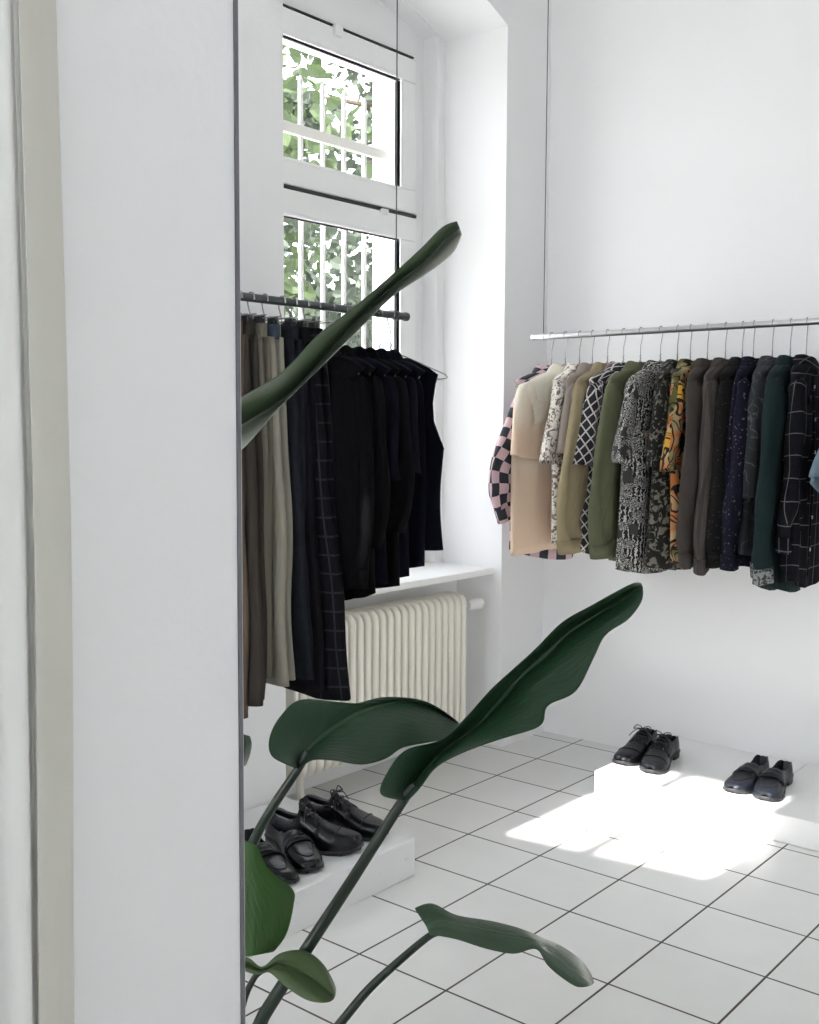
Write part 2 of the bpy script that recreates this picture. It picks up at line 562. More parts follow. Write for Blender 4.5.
def front_wall():
    """sun openings: floor patch at y0..y1 is cut by an opening whose height follows the sun"""
    tan = math.tan(SUN_EL)
    slope = .15

    def wy(x): return WY + slope * (x - 1.0)

    def zsill(x): return (-1.115 + .15 * (x - .98) - wy(x)) * tan

    def zhead(x): return (-.20 - wy(x)) * tan

    th = .12
    mb = MB()

    def blk(xa, xb, za, zb):
        vs = []
        for x, z in ((xa, za(xa)), (xb, za(xb)), (xb, zb(xb)), (xa, zb(xa))):
            vs.append((x, wy(x), z))
        vs += [(x, y - th, z) for x, y, z in vs]
        mb.add(vs, [(0, 1, 2, 3), (7, 6, 5, 4), (0, 4, 5, 1), (1, 5, 6, 2), (2, 6, 7, 3), (3, 7, 4, 0)])
    lo, hi = (lambda x: 0), (lambda x: H)
    # openings added below the transoms for daylight; added awning blocks the sun there
    zw0, zw1 = (lambda x: .45), (lambda x: 2.35)
    blk(-.6, 5.2, lo, zw0)
    blk(-.6, 5.2, zw1, zsill)
    for a, b in ((-.6, .05), (1.48, 3.5), (4.25, 5.2)):
        blk(a, b, zw0, zw1)
    blk(-.6, 5.2, zhead, hi)
    aw = MB()
    aw.prism([(-.6, wy(-.6) - th), (5.2, wy(5.2) - th), (5.2, wy(5.2) - 3.0), (-.6, wy(-.6) - 3.0)], lambda a, b, d: (a, b, d), 2.70, 2.74)
    S('added_sun_awning', aw, M['box'])  # unseen canopy added to keep direct sun out of the lower openings
    for a, b in ((-.6, .645), (.918, .972), (1.35, 1.60), (2.5, 2.75), (3.6, 5.2)):
        blk(a - .125, b - .125, zsill, zhead)
    S('wall_front', mb, M['wall'])
    return lambda x: (wy(x), zsill(x), zhead(x))


fwall = front_wall()

# wall on the shop side, solid
S('wall_right', MB().box((4.6, -5.0, 0), (4.75, .15, H)), M['wall'])

# ------------------------------------------------------------------ window
win = thing('window_1', (-.42, (o0 + o1) / 2, .81), 'tall white framed window with two sashes in the arched niche', 'window')
win['kind'] = 'structure'
wl = Vector(win.location)


def wbox(mb, y0, y1, z0, z1, x0, x1):
    return mb.box((x0 - wl.x, y0 - wl.y, z0 - wl.z), (x1 - wl.x, y1 - wl.y, z1 - wl.z))


def frame(y0, y1, z0, z1, b, x0, x1):
    mb = MB()
    wbox(mb, y0, y1, z0, z0 + b, x0, x1); wbox(mb, y0, y1, z1 - b, z1, x0, x1)
    wbox(mb, y0, y0 + b, z0 + b, z1 - b, x0, x1); wbox(mb, y1 - b, y1, z0 + b, z1 - b, x0, x1)
    return mb


YR, YL = -.41, -1.63
frame(YL, YR, .812, 3.12, .07, -.47, -.421).build('outer_frame', M['white'], win, bevel=.004)
for nm, z0, z1 in (('upper', 2.388, 3.062), ('lower', .87, 2.372)):
    sa = frame(YL + .055, YR - .055, z0, z1, .105, -.455, -.405).build('sash', M['white'], win, bevel=.006)
    frame(YL + .145, YR - .145, z0 + .09, z1 - .09, .015, -.445, -.4025).build('glazing_bead', M['white'], sa, bevel=.003)
    frame(YL + .158, YR - .158, z0 + .103, z1 - .103, .006, -.434, -.4245).build('glazing_seal', M['rubber'], sa)
    wbox(MB(), YL + .155, YR - .155, z0 + .1, z1 - .1, -.432, -.428).build('pane', M['glass'], sa, smooth=False)
wbox(MB(), YL + .05, YR - .05, 2.374, 2.386, -.44, -.4055).build('rebate_seal', M['rubber'], win)
wbox(MB(), YL + .05, YR - .075, 3.064, 3.071, -.44, -.4045).build('top_seal', M['rubber'], win)
p = on(338, 29, 0, -.40)
wbox(MB(), p.y - .025, p.y + .022, p.z - .03, p.z + .018, -.42, -.388).build('latch', M['white'], win, bevel=.005)
p = on(386, 212, 0, -.40)
wbox(MB(), p.y - .03, p.y + .012, p.z - .012, p.z + .012, -.42, -.392).build('hinge', M['white'], win, bevel=.004)

# iron grille outside
gr = thing('window_grille', (-.50, (o0 + o1) / 2, .80), 'white iron bars fixed in the outer reveal behind the window glass', 'grille')
gl = Vector(gr.location)
ys = [-.707 - .129 * i for i in range(7)]
for y in ys:
    if y < o0 + .03: continue
    MB().tube([(0, y - gl.y, 0), (0, y - gl.y, 2.045), (0, y - gl.y, 2.062)], [.0105, .0105, .005], 10).build('bar', M['bar'], gr)
for z in (2.64, .95):
    MB().box((-.006, o0 - gl.y, z - gl.z - .022), (.014, o1 - gl.y, z - gl.z + .022)).build('cross_bar', M['outwall'], gr, bevel=.003)

# ------------------------------------------------------------------ outside
S('ground_outside', MB().box((-22, -8, -.5), (-.7, 16, -.4)), M['ground'])  # unseen ground, made pale to bounce sunlight up into the niche vault

S('ground_light_blocker', MB().box((-20, -26, -.3), (24, -6.25, -.2)), M['blocker_ground'])  # unseen ground added to cut light rising from below the horizon


def tree(x, y, h, r, n, mat, label, seed, size=.16, zc=None, squash=1.0):
    rr = random.Random(seed)
    t = thing('tree', (x, y, -.4), label, 'tree', None)
    MB().tube([(0, 0, 0), (.05, .03, h * .35), (-.04, .06, h * .65), (.02, 0, h * .95)], [.14, .11, .07, .03], 10).build('trunk', M['bark'], t)
    for i in range(9):
        bb = MB()
        a = rr.uniform(0, 2 * PI); z = rr.uniform(.3, .8) * h
        bb.tube([(0, 0.03, z), (math.cos(a) * r * .4, math.sin(a) * r * .4, z + .3), (math.cos(a) * r * .85, math.sin(a) * r * .85, z + rr.uniform(.3, .8))], [.045, .03, .012], 6)
        bb.build('branch', M['bark'], t)
    mb = MB()
    cl = [(Vector((rr.gauss(0, .5) * r, rr.gauss(0, .5) * r, (zc or h * .6) + rr.gauss(0, .34) * h * squash)), rr.uniform(.35, .8)) for _ in range(34)]
    for i in range(n):
        c, cr = rr.choice(cl)
        p = c + Vector((rr.gauss(0, .5), rr.gauss(0, .5), rr.gauss(0, .4))) * cr
        if p.z < .35: continue
        d = Vector((rr.gauss(0, 1), rr.gauss(0, 1), rr.gauss(-.3, .7))).normalized()
        nrm = d.orthogonal().normalized()
        q = Matrix.Rotation(rr.uniform(0, 6.3), 3, d) @ nrm
        s_ = d.cross(q); L = size * rr.uniform(.7, 1.3); w = L * .34
        mb.add([p, p + d * L * .35 + s_ * w + q * .02, p + d * L * .75 + s_ * w * .7, p + d * L, p + d * L * .75 - s_ * w * .7, p + d * L * .35 - s_ * w + q * .02, p + d * L * .5 - q * .015],
               [(0, 1, 6), (1, 2, 6), (2, 3, 6), (3, 4, 6), (4, 5, 6), (5, 0, 6)])
    f = mb.build('foliage', mat, t, smooth=False)
    return t


tree(-4.6, 1.6, 5.6, 1.0, 5200, M['tl1'], 'bright green broad-leaved tree close outside the window, left of the others', 3, .155, 3.9, .6)
tree(-4.6, 4.6, 6.4, 1.2, 7500, M['tl2'], 'dark green tree seen through the window beside the pale outer reveal', 5, .12, 4.2, .7)
tree(-9.5, 6.4, 5.2, 2.2, 8000, M['tl2'], 'far greyish green tree low behind the lower window bars', 9, .23, 2.6, .6)

# ------------------------------------------------------------------ radiator
rad = thing('radiator', (-.12, -1.07, 0), 'cream ribbed radiator in the niche under the window sill', 'radiator')
ry0, ry1 = -1.60 + 1.07, -.523 + 1.07
rb = MB()
pitch = .0445
y = ry1 - .02
prof = []
for a in range(0, 181, 18):          # rib outline in x-z with rounded shoulders
    pass
zt, zb, xf, xb = .715, .125, .072, -.075


def rib(mb, yc, w, xf, xb, zb, zt, r):
    pts = []
    for cx, cz, a0 in ((xf - r, zt - r, 0), (xb + r, zt - r, 90), (xb + r, zb + r, 180), (xf - r, zb + r, 270)):
        for k in range(7):
            a = math.radians(a0 + 15 * k)
            pts.append((cx + r * math.cos(a), cz + r * math.sin(a)))
    mb.prism(pts, lambda a, b, d: (a, d, b), yc - w / 2, yc + w / 2)


while y > ry0:
    rib(rb, y, .028, xf, xb, zb, zt, .045)
    y -= pitch
rib(rb, (ry0 + ry1) / 2, ry1 - ry0 - .06, xf - .022, xb + .022, zb + .02, zt - .02, .03)
rb.build('ribs', M['rad'], rad, bevel=.0095)
va = MB(); va.tube([(.045, ry1 - .01, .655), (.045, ry1 + .05, .655)], .012, 12); va.build('valve_pipe', M['steel'], rad)
vh = MB(); vh.tube([(.045, ry1 + .030, .655), (.045, ry1 + .045, .655), (.045, ry1 + .115, .655), (.045, ry1 + .128, .655)], [.018, .024, .028, .020], 18)
vh.build('valve_knob', M['white'], rad)
for yy in (ry0 + .12, ry1 - .03):
    MB().tube([(0, yy, .13), (0, yy, .0)], [.014, .017], 10).build('foot', M['darksteel'] if yy > 0 else M['rad'], rad)

# ------------------------------------------------------------------ display platforms
for i, (x0, lab) in enumerate(((.66, 'low white platform box holding the sunlit lace-up shoes'), (1.267, 'low white platform box at the picture edge under the dark shirts'))):
    g = thing('display_platform', (x0 + .3, -.32, 0), lab, 'platform', 'white platform boxes on the back wall')
    MB().box((-.3, -.32, 0), (.303, .318, .1)).build('box', M['box'], g, bevel=.004)
g = thing('display_platform', (.305, -1.985, 0), 'white low platform block carrying the black shoes below the trousers', 'platform', 'white platform boxes by the window')
MB().box((-.295, -.305, 0), (.305, .305, .124)).build('box', M['box2'], g, bevel=.004)
g = thing('display_platform', (.305, -2.60, 0), 'white low platform block cut off by the partition edge', 'platform', 'white platform boxes by the window')
MB().box((-.295, -.305, 0), (.305, .305, .124)).build('box', M['box2'], g, bevel=.004)

# ------------------------------------------------------------------ rails
RZ, RY = 1.818, -.40
LZ, LX = 1.806, .40
t = thing('clothes_rail', (.188, RY, RZ), 'pale steel clothes rail hung on cables along the back wall', 'clothes rail')
MB().tube([(0, 0, 0), (2.2, 0, 0)], .0125, 16).build('tube', M['steel'], t)
MB().tube([(-.004, 0, 0), (.006, 0, 0)], .0145, 16).build('end_cap', M['steel'], t)
for dx in (.052, 2.15):
    MB().tube([(dx, 0, 0), (dx, 0, H - RZ)], .0022, 6).build('suspension_cable', M['cable'], t)
    MB().tube([(dx - .008, 0, 0), (dx + .008, 0, 0)], .0155, 16).build('clamp', M['steel'], t)
t = thing('clothes_rail', (LX, -1.489, LZ), 'dark steel clothes rail hung in front of the window', 'clothes rail')
MB().tube([(0, 0, 0), (0, -1.25, 0)], .0125, 16).build('tube', M['darksteel'], t)
MB().tube([(0, .004, 0), (0, -.006, 0)], .0145, 16).build('end_cap', M['darksteel'], t)
for dy in (-.052, -1.2):
    MB().tube([(0, dy, 0), (0, dy, H - LZ)], .0022, 6).build('suspension_cable', M['cable'], t)
    MB().tube([(0, dy - .008, 0), (0, dy + .008, 0)], .0155, 16).build('clamp', M['darksteel'], t)

# ------------------------------------------------------------------ hangers
HOOK = [(0, -.014 + .0, -.006), (0, -.0135, .006), (0, -.007, .0135), (0, .003, .015), (0, .0125, .008), (0, .0145, -.004), (0, .012, -.022), (0, .004, -.046), (0, 0, -.066), (0, 0, -.118)]
hook_pts = spline(HOOK, 4)
half = .205


def hanger_meshes():
    a = MB().tube(hook_pts, .0019, 6)
    b = MB()
    c = [(0, 0, -.116), (0, .03, -.128), (0, half - .02, -.192), (0, half, -.202), (0, half - .012, -.214), (0, 0, -.212),
         (0, -half + .012, -.214), (0, -half, -.202), (0, -half + .02, -.192), (0, -.03, -.128), (0, 0, -.116)]
    b.tube(spline(c, 4), .0019, 6)
    d = MB().tube([(0, .004 * math.cos(k * 1.3), -.092 - k * .003) for k in range(9)], .0022, 6)
    return a, b, d


_proto = {}


def hanger(loc, rz, label, group, wide=1.0):
    t = thing('clothes_hanger', loc, label, 'hanger', group, rz)
    t.scale = (1, wide, 1)
    if not _proto:
        for nm, mb in zip(('hook', 'shoulder_wire', 'neck_twist'), hanger_meshes()):
            _proto[nm] = mb.build(nm, M['wire'], t)
    else:
        for nm, o in _proto.items():
            c = o.copy(); COL.objects.link(c); c.parent = t
    return t


_cproto = {}


def clip_hanger(loc, rz, label, group, span=.035):
    t = thing('trouser_hanger', loc, label, 'hanger', group, rz)
    if not _cproto:
        _cproto['hook'] = MB().tube(hook_pts[:-4] + [(0, 0, -.06)], .0022, 6).build('hook', M['wire'], t)
        _cproto['bar'] = MB().tube([(0, -.12, -.06), (0, .12, -.06)], .0022, 6).build('bar', M['wire'], t)
        for s_ in (-1, 1):
            mb = MB()
            for k in (-1, 1):
                mb.box((k * .006 - .004, s_ * span - .014, -.088), (k * .006 + .004, s_ * span + .014, -.052))
            mb.tube([(-.012, s_ * span, -.057), (.012, s_ * span, -.057)], .006, 8)
            _cproto['clip%d' % s_] = mb.build('clip', M['clip'], t, bevel=.002)
    else:
        for o in _cproto.values():
            c = o.copy(); COL.objects.link(c); c.parent = t
    return t


# ------------------------------------------------------------------ garments
def sgn(x): return (x > 0) - (x < 0)


def ell(cy, cz, cx, hy, hx, n=36, p=.8, ph=0.0, wob=0.0, k=3):
    out = []
    for i in range(n):
        a = 2 * PI * i / n
        c, s_ = math.cos(a), math.sin(a)
        out.append(Vector((cx + hx * sgn(s_) * abs(s_) ** p, cy + hy * sgn(c) * abs(c) ** p, cz)))
    return out


def shirt(name, loc, rz, label, cat, group, mat, L=.88, W=.25, T=.034, sleeve='short', sl=.26, spread=.10, seed=0, tail=.03,
          cuff=None, collar=True, face=1, cmat=None, fold=.021, lean=0.0, buttons=None, sw=.085, neck=.07, hw=None, bulge=.02, patch=None, hip=0.0):
    rr = random.Random(seed + 11)
    t = thing(name, loc, label, cat, group, rz)
    ph = [rr.uniform(0, 6.28) for _ in range(6)]
    fr = [rr.uniform(14, 22), rr.uniform(24, 34), rr.uniform(40, 52)]
    hw = hw or W + .015
    ztop = -.118

    def foldx(y, z):
        d = min(1, max(0, (-z - .2) / .35))
        return fold * d * (math.sin(fr[0] * y + ph[0] + 1.5 * z) + .6 * math.sin(fr[1] * y + ph[1] - 2 * z) + .3 * math.sin(fr[2] * y + ph[2]))
    lv = [(-.112, neck * .95, .030), (-.120, neck * 1.05, .032), (-.130, neck + .045, .033), (-.145, neck + .085, .034), (-.162, neck + .12, T), (-.18, W - .015, T), (-.21, W, T)]
    nz = 20
    for i in range(1, nz + 1):
        f = i / nz
        z = -.21 - (L - .21) * f
        w = W + (hw - W) * f + hip * math.sin(PI * f)
        lv.append((z, w, T * (1 + .35 * f)))
    rings = []
    for j, (z, w, th) in enumerate(lv):
        ring = ell(0, z, lean * max(0, -z - .15), w, th, 44, .75)
        f = max(0, (-z - .21) / (L - .21))
        for p in ring:
            p.x += foldx(p.y, z)
            p.z += tail * f ** 4 * ((abs(p.y) / w) ** 2) - .012 * f * math.sin(9 * p.y + ph[3])
        rings.append(ring)
    MB().loft(rings).build('body', mat, t, solid=.003, angle=80)
    if collar:
        # collar: stand and fall, wrapped round the neck opening
        cr = []
        for (dz, k, drop) in ((-.010, 1.02, 0), (.010, .98, 0), (.017, 1.02, 0), (.008, 1.2, .3), (-.014, 1.44, .8), (-.024, 1.50, 1.0)):
            ring = []
            for i in range(30):
                a = 2 * PI * i / 30
                x = math.cos(a) * .034 * k; yy = math.sin(a) * neck * .92 * k
                fwd = max(0, math.cos(a) * face)          # towards the open front
                ring.append(Vector((x + face * .008 * drop * fwd, yy, ztop + dz - .055 * fwd ** 2 * (.35 + drop * .5) + .012)))
            cr.append(ring)
        MB().loft(cr).build('collar', cmat or mat, t, solid=.003, angle=80)
    pl = MB()
    rows = []
    for i in range(18):
        z = -.165 - (L - .20) * i / 17
        th = T * (1 + .35 * i / 17)
        rows.append([Vector((face * (th + .0025) + foldx(y, z) + lean * max(0, -z - .15), y, z)) for y in (-.016, 0, .016)])
    pl.loft(rows, False).build('placket', cmat or mat, t, solid=.003)
    if buttons:
        for i in range(6):
            z = -.2 - i * (L - .27) / 5.5
            x = face * (T * (1 + .35 * (-z - .165) / (L - .2)) + .006) + foldx(0, z) + lean * max(0, -z - .15)
            MB().tube([(x - .0015, 0, z), (x + .0015, 0, z)], .0065, 10).build('button', buttons, t)
    if patch:
        pm, py_, pz_ = patch
        rows = []
        for i in range(6):
            z = pz_ - .11 * i / 5
            rows.append([Vector((face * (T * 1.15 + .006) + foldx(y, z) + lean * max(0, -z - .15), y, z)) for y in (py_ - .05, py_ - .017, py_ + .017, py_ + .05)])
        MB().loft(rows, False).build('pocket', pm, t, solid=.003)
    if sleeve:
        for sd in (-1, 1):
            q = rr.uniform(-.4, .4)
            sp = spread * (1 + .15 * q)
            if sleeve == 'short':
                path = [(W - .075, -.158), (W - .03, -.176), (W + .012, -.205), (W + .012 + sp * .5, -.205 - sl * .45), (W + .012 + sp, -.205 - sl)]
            else:
                path = [(W - .075, -.158), (W - .03, -.176), (W + .012, -.21), (W + .012 + sp * .55, -.21 - sl * .30), (W + .012 + sp, -.21 - sl * .58), (W + .012 + sp * 1.0, -.21 - sl * .82), (W + sp * .75, -.21 - sl)]
            P = spline(path, 6)
            n = len(P)
            sr = []
            for i, (yy, z) in enumerate(P):
                f = i / (n - 1)
                a = P[max(0, i - 1)]; b = P[min(n - 1, i + 1)]
                ty, tz = b[0] - a[0], b[1] - a[1]
                ln = math.hypot(ty, tz); ty /= ln; tz /= ln
                ny, nz_ = -tz, ty
                e = sw * min(1, .30 + 1.7 * f)
                e *= (1 - .10 * f) if sleeve == 'short' else (1 - .42 * f)
                e *= 1 + .05 * math.sin(17 * f + ph[4]) * f
                hx = .030 if sleeve == 'short' else .032 * (1 - .18 * f) * (1 + .14 * math.sin(22 * f + ph[5]))
                hx *= min(1, .55 + 2 * f)
                x = bulge * math.sin(PI * min(1, f * 1.1)) * .8
                yy -= ny * e; z -= nz_ * e
                ring = []
                for k in range(26):
                    an = 2 * PI * k / 26
                    c, s_ = math.cos(an), math.sin(an)
                    off = e * sgn(c) * abs(c) ** .8
                    xx = x + hx * sgn(s_) * abs(s_) ** .8 + .012 * f * math.sin(50 * off + ph[2]) + .006 * f * math.sin(110 * off + 14 * f + ph[1])
                    ring.append(Vector((xx + lean * max(0, -z - .15), sd * (yy + ny * off), z + nz_ * off - .006 * f * math.sin(30 * off + ph[0]))))
                sr.append(ring)
            so = MB().loft(sr, uv0=(.37 * sd, .11)).build('sleeve', mat, t, solid=.003, angle=80)
            if cuff:
                c0 = sum(sr[-2], Vector()) / 26; c1 = sum(sr[-1], Vector()) / 26
                dr = (c1 - c0).normalized()
                rg = [[c1 + (p - c1) * 1.06 + dr * k for p in sr[-1]] for k in (-.012, .02, .045)]
                MB().loft(rg).build('cuff', cuff, so, solid=.004, angle=80)
    return t


def vest(loc, rz, label, group, mat, L, W=.20, T=.03, seed=1):
    rr = random.Random(seed)
    t = thing('vest_top', loc, label, 'vest', group, rz)
    lv = [(-.115, .075, .028), (-.13, .11, .03), (-.15, .155, .03), (-.168, .185, .03), (-.20, .175, .031), (-.26, .165, .033), (-.32, .17, .035), (-.375, .195, .037), (-.41, .212, .038)]
    for i in range(1, 15):
        f = i / 14
        lv.append((-.41 - (L - .41) * f, .212 - .012 * math.sin(PI * f), .038 + .006 * f))
    rings = []
    for z, w, th in lv:
        ring = ell(0, z, 0, w * W / .2, th, 40, .75)
        d = min(1, max(0, (-z - .3) / .3))
        for p in ring: p.x += .010 * d * math.sin(19 * p.y + 1)
        rings.append(ring)
    MB().loft(rings).build('body', mat, t, solid=.003, angle=80)
    for s_ in (-1, 1):
        pts = [(.0, s_ * (w * W / .2 + .001), z) for z, w, th in lv[3:9]]
        MB().tube(pts, .006, 8).build('armhole_binding', mat, t)
    return t


def trousers(loc, rz, label, mat, group, L=1.12, w0=.10, w1=.115, T=.019, seed=0, wmat=None, lean=0.0, dy=0.0, flare=0.0):
    rr = random.Random(seed + 5)
    t = thing('trousers', loc, label, 'trousers', group, rz)
    ph = [rr.uniform(0, 6.28) for _ in range(4)]
    top = -.075
    wb = [ell(0, z, 0, w0 * .97, .022, 30, .7) for z in (top, top - .012, top - .036, top - .042)]
    MB().loft(wb).build('waistband', wmat or mat, t, solid=.004, angle=80)
    for k in (-1, 0, 1):
        MB().box((.022, k * w0 * .6 - .005, top - .045), (.028, k * w0 * .6 + .005, top + .002)).build('belt_loop', mat, t, bevel=.001)
    for s_ in (-1, 1):
        rings = []
        for i in range(25):
            f = i / 24
            z = top - .036 - (L + top - .04) * f
            w = w0 * (1 + .12 * math.sin(min(1, f * 3) * PI / 2)) * (1 - f) + (w1 + flare * f) * f
            th = T * (.9 + .25 * f) * (1 + .12 * math.sin(11 * f + ph[0] + s_))
            cx = s_ * .016 + .010 * math.sin(5 * f + ph[1]) * f + lean * f + .007 * math.sin(13 * f + ph[2]) * f
            ring = ell(dy * f + s_ * .012 * f, z, cx, w, th, 30, .85)
            for p in ring:
                p.x += .005 * f * math.sin(38 * p.y + ph[3] + s_)
                p.z += (.010 * math.sin(10 * p.y + s_)) * f ** 3
            rings.append(ring)
        MB().loft(rings, uv0=(.2 * s_, 0)).build('leg', mat, t, solid=.003, angle=80)
    return t


# --- right rail: eighteen garments, each on its own wire hanger
FM = dict(
    check=fabric('pink_black_check', f_check((.60, .43, .47), (.035, .04, .05), .043)),
    peach=fabric('peach_cream_cotton', f_gradient((.87, .84, .73), (.83, .66, .51)), trans=.25),
    floral=fabric('floral_cream', f_blot((.80, .76, .70), (.20, .14, .12), 48, .54, .04, 1.2)),
    taupe=fabric('taupe_cotton', f_solid((.25, .21, .185))),
    khaki=fabric('khaki_cotton', f_solid((.30, .245, .15)), trans=.12),
    zig=fabric('zigzag_print', f_zigzag((.025, .022, .028), (.55, .54, .52), (.14, .09, .12))),
    olive=fabric('olive_twill', f_solid((.090, .096, .055))),
    mono=fabric('black_white_print', f_mosaic((.016, .016, .016), (.46, .45, .43), 34)),
    dfloral=fabric('black_floral_print', f_blot((.012, .012, .011), (.15, .145, .12), 42, .56, .04, .8)),
    swirl=fabric('swirl_print', f_swirl()),
    brown=fabric('brown_grey_wool', f_solid((.042, .035, .031), .35)),
    stripe=fabric('brown_stripe', f_stripes((.030, .025, .023), (.062, .053, .048), .03, .55)),
    black=fabric('soft_black_cotton', f_dots((.010, .0095, .010), (.035, .033, .03), 70, .16), spec=.06),
    dots=fabric('navy_sprigged', f_dots((.008, .008, .016), (.10, .085, .10), 75, .20, (.03, .02, .04)), spec=.06),
    lines=fabric('charcoal_scribble', f_lines((.020, .022, .025), (.075, .08, .085), 12)),
    green=fabric('bottle_green_twill', f_solid((.006, .0155, .0165), .3)),
    grid=fabric('black_windowpane', f_grid((.008, .008, .011), (.12, .12, .115), .085, .075, .0018), spec=.06),
    blue=fabric('pale_blue_cotton', f_solid((.13, .18, .22))),
    cuffprint=fabric('grey_print_cuff', f_blot((.03, .035, .035), (.22, .23, .23), 60, .5, .05)),
    orange=fabric('brown_leaf_patch', f_blot((.16, .12, .09), (.34, .26, .19), 30, .5, .06)),
    navyblack=fabric('navy_black_wool', f_solid((.0028, .0032, .0075), .4), spec=.06),
    blackwool=fabric('black_wool', f_solid((.0030, .0030, .0038), .4), spec=.06),
    tan=fabric('brown_corduroy', f_stripes((.085, .06, .045), (.12, .088, .066), .006)),
    darkbrown=fabric('dark_brown_wool', f_solid((.036, .031, .026), .25)),
    greige=fabric('grey_beige_cotton', f_solid((.13, .12, .095), .15)),
    lkhaki=fabric('light_khaki_cotton', f_solid((.235, .222, .182), .1)),
    bdenim=fabric('black_denim', f_solid((.014, .016, .021), .4), spec=.06),
    bwool2=fabric('black_suiting', f_solid((.008, .008, .010), .4), spec=.06),
    plaid=fabric('black_grey_plaid', f_grid((.006, .006, .008), (.026, .028, .033), .075, .056, .003), spec=.06),
    denimband=fabric('blue_denim_band', f_solid((.04, .055, .08), .3)),
    hem=fabric('grey_check_lining', f_check((.30, .30, .31), (.20, .20, .21), .012)),
)
G1 = 'shirts on the back wall rail'
# hook px, material, rz (turn), hem px, options, label, short phrase for the hanger
RT = [
    (552, 'check', (486, 0.33), 562, dict(sleeve='long', sl=.50, spread=.125, W=.175, seed=1, T=.026), 'pink and black checkered long-sleeved shirt at the left end of the rail', 'pink and black checkered shirt', 'shirt'),
    (566, 'peach', (507, 0.31), 556, dict(sl=.26, spread=.025, W=.26, seed=2, T=.03, sw=.10, tail=.0), 'cream and peach short-sleeved shirt beside the checkered one', 'cream and peach shirt', 'shirt'),
    (580, 'floral', (541, 0.28), 554, dict(sl=.27, spread=0.060, W=0.200, seed=3, T=.026, sw=.085), 'cream shirt with small brown floral print and short sleeves', 'cream floral shirt', 'shirt'),
    (593, 'taupe', (556, 0.27), 548, dict(sl=.24, spread=0.050, W=0.200, seed=4, T=.024), 'plain taupe grey short-sleeved shirt between the floral and khaki ones', 'taupe shirt', 'shirt'),
    (608, 'khaki', (558, 0.31), 553, dict(sleeve='long', sl=0.60, spread=0.075, W=0.215, seed=5, T=.026, sw=.10, bulge=.03), 'khaki tan long-sleeved shirt with a full rounded sleeve', 'khaki tan shirt', 'shirt'),
    (624, 'zig', (573, 0.28), 560, dict(sl=.29, spread=0.060, W=0.200, seed=6, T=.026), 'black shirt with white lattice diamonds and short sleeves', 'black and white lattice shirt', 'shirt'),
    (641, 'olive', (591, 0.30), 566, dict(sleeve='long', sl=0.60, spread=0.070, W=0.210, seed=7, T=.028, sw=.09), 'plain olive green long-sleeved overshirt', 'olive green overshirt', 'shirt'),
    (661, 'mono', (612, 0.30), 576, dict(sl=.27, spread=0.060, W=0.220, seed=8, T=.03, sw=.095, patch=('orange', -.12, -.36)), 'wide black and white scribble-print shirt in mid rail', 'black and white print shirt', 'shirt'),
    (678, 'dfloral', (648, 0.27), 578, dict(sl=.28, spread=0.045, W=0.205, seed=9, T=.026), 'black shirt with grey leaf sprigs between scribble print and swirls', 'black sprigged shirt', 'shirt'),
    (691, 'swirl', (665, 0.28), 566, dict(sl=.29, spread=0.055, W=0.205, seed=10, T=.024), 'orange, yellow and olive shirt with black swirls', 'orange swirl shirt', 'shirt'),
    (708, 'brown', (681, 0.28), 572, dict(sleeve='long', sl=0.60, spread=0.050, W=0.210, seed=11, T=.027), 'dark brown grey woollen shirt beside the orange swirl shirt', 'brown grey woollen shirt', 'shirt'),
    (726, 'stripe', (697, 0.27), 570, dict(sleeve='long', sl=0.62, spread=0.045, W=0.205, seed=12, T=.027), 'brown shirt with broad faint vertical stripes', 'brown striped shirt', 'shirt'),
    (743, 'black', (713, 0.26), 566, dict(sleeve='long', sl=0.60, spread=0.040, W=0.200, seed=13, T=.026), 'soft black shirt with faint flecks between stripes and navy sprigs', 'flecked black shirt', 'shirt'),
    (754, 'dots', (728, 0.30), 570, dict(sleeve='long', sl=0.60, spread=0.060, W=0.220, seed=14, T=.025, bulge=.03), 'navy black shirt sprinkled with tiny pale sprigs', 'navy sprigged shirt', 'shirt'),
    (773, 'lines', (746, 0.28), 560, dict(sl=.38, spread=0.050, W=0.210, seed=15, T=.026, sw=.09), 'charcoal short-sleeved shirt with thin scribbled lines', 'charcoal scribble shirt', 'shirt'),
    (791, 'green', (756, 0.32), 596, dict(sleeve='long', sl=.64, spread=0.070, W=0.220, seed=16, T=.028, sw=.095, cuff='cuffprint'), 'long bottle green shirt jacket with grey printed cuffs', 'bottle green shirt jacket', 'shirt'),
    (807, 'grid', (789, 0.25), 592, dict(sleeve='long', sl=.52, spread=0.030, W=0.205, seed=17, T=.026), 'black shirt with thin white windowpane check', 'black windowpane shirt', 'shirt'),
    (870, 'blue', (814, 0.36), 560, dict(sl=.30, spread=.16, W=.19, seed=18, T=.026), 'pale blue short-sleeved shirt at the picture edge, after the windowpane one', 'pale blue shirt', 'shirt'),
]
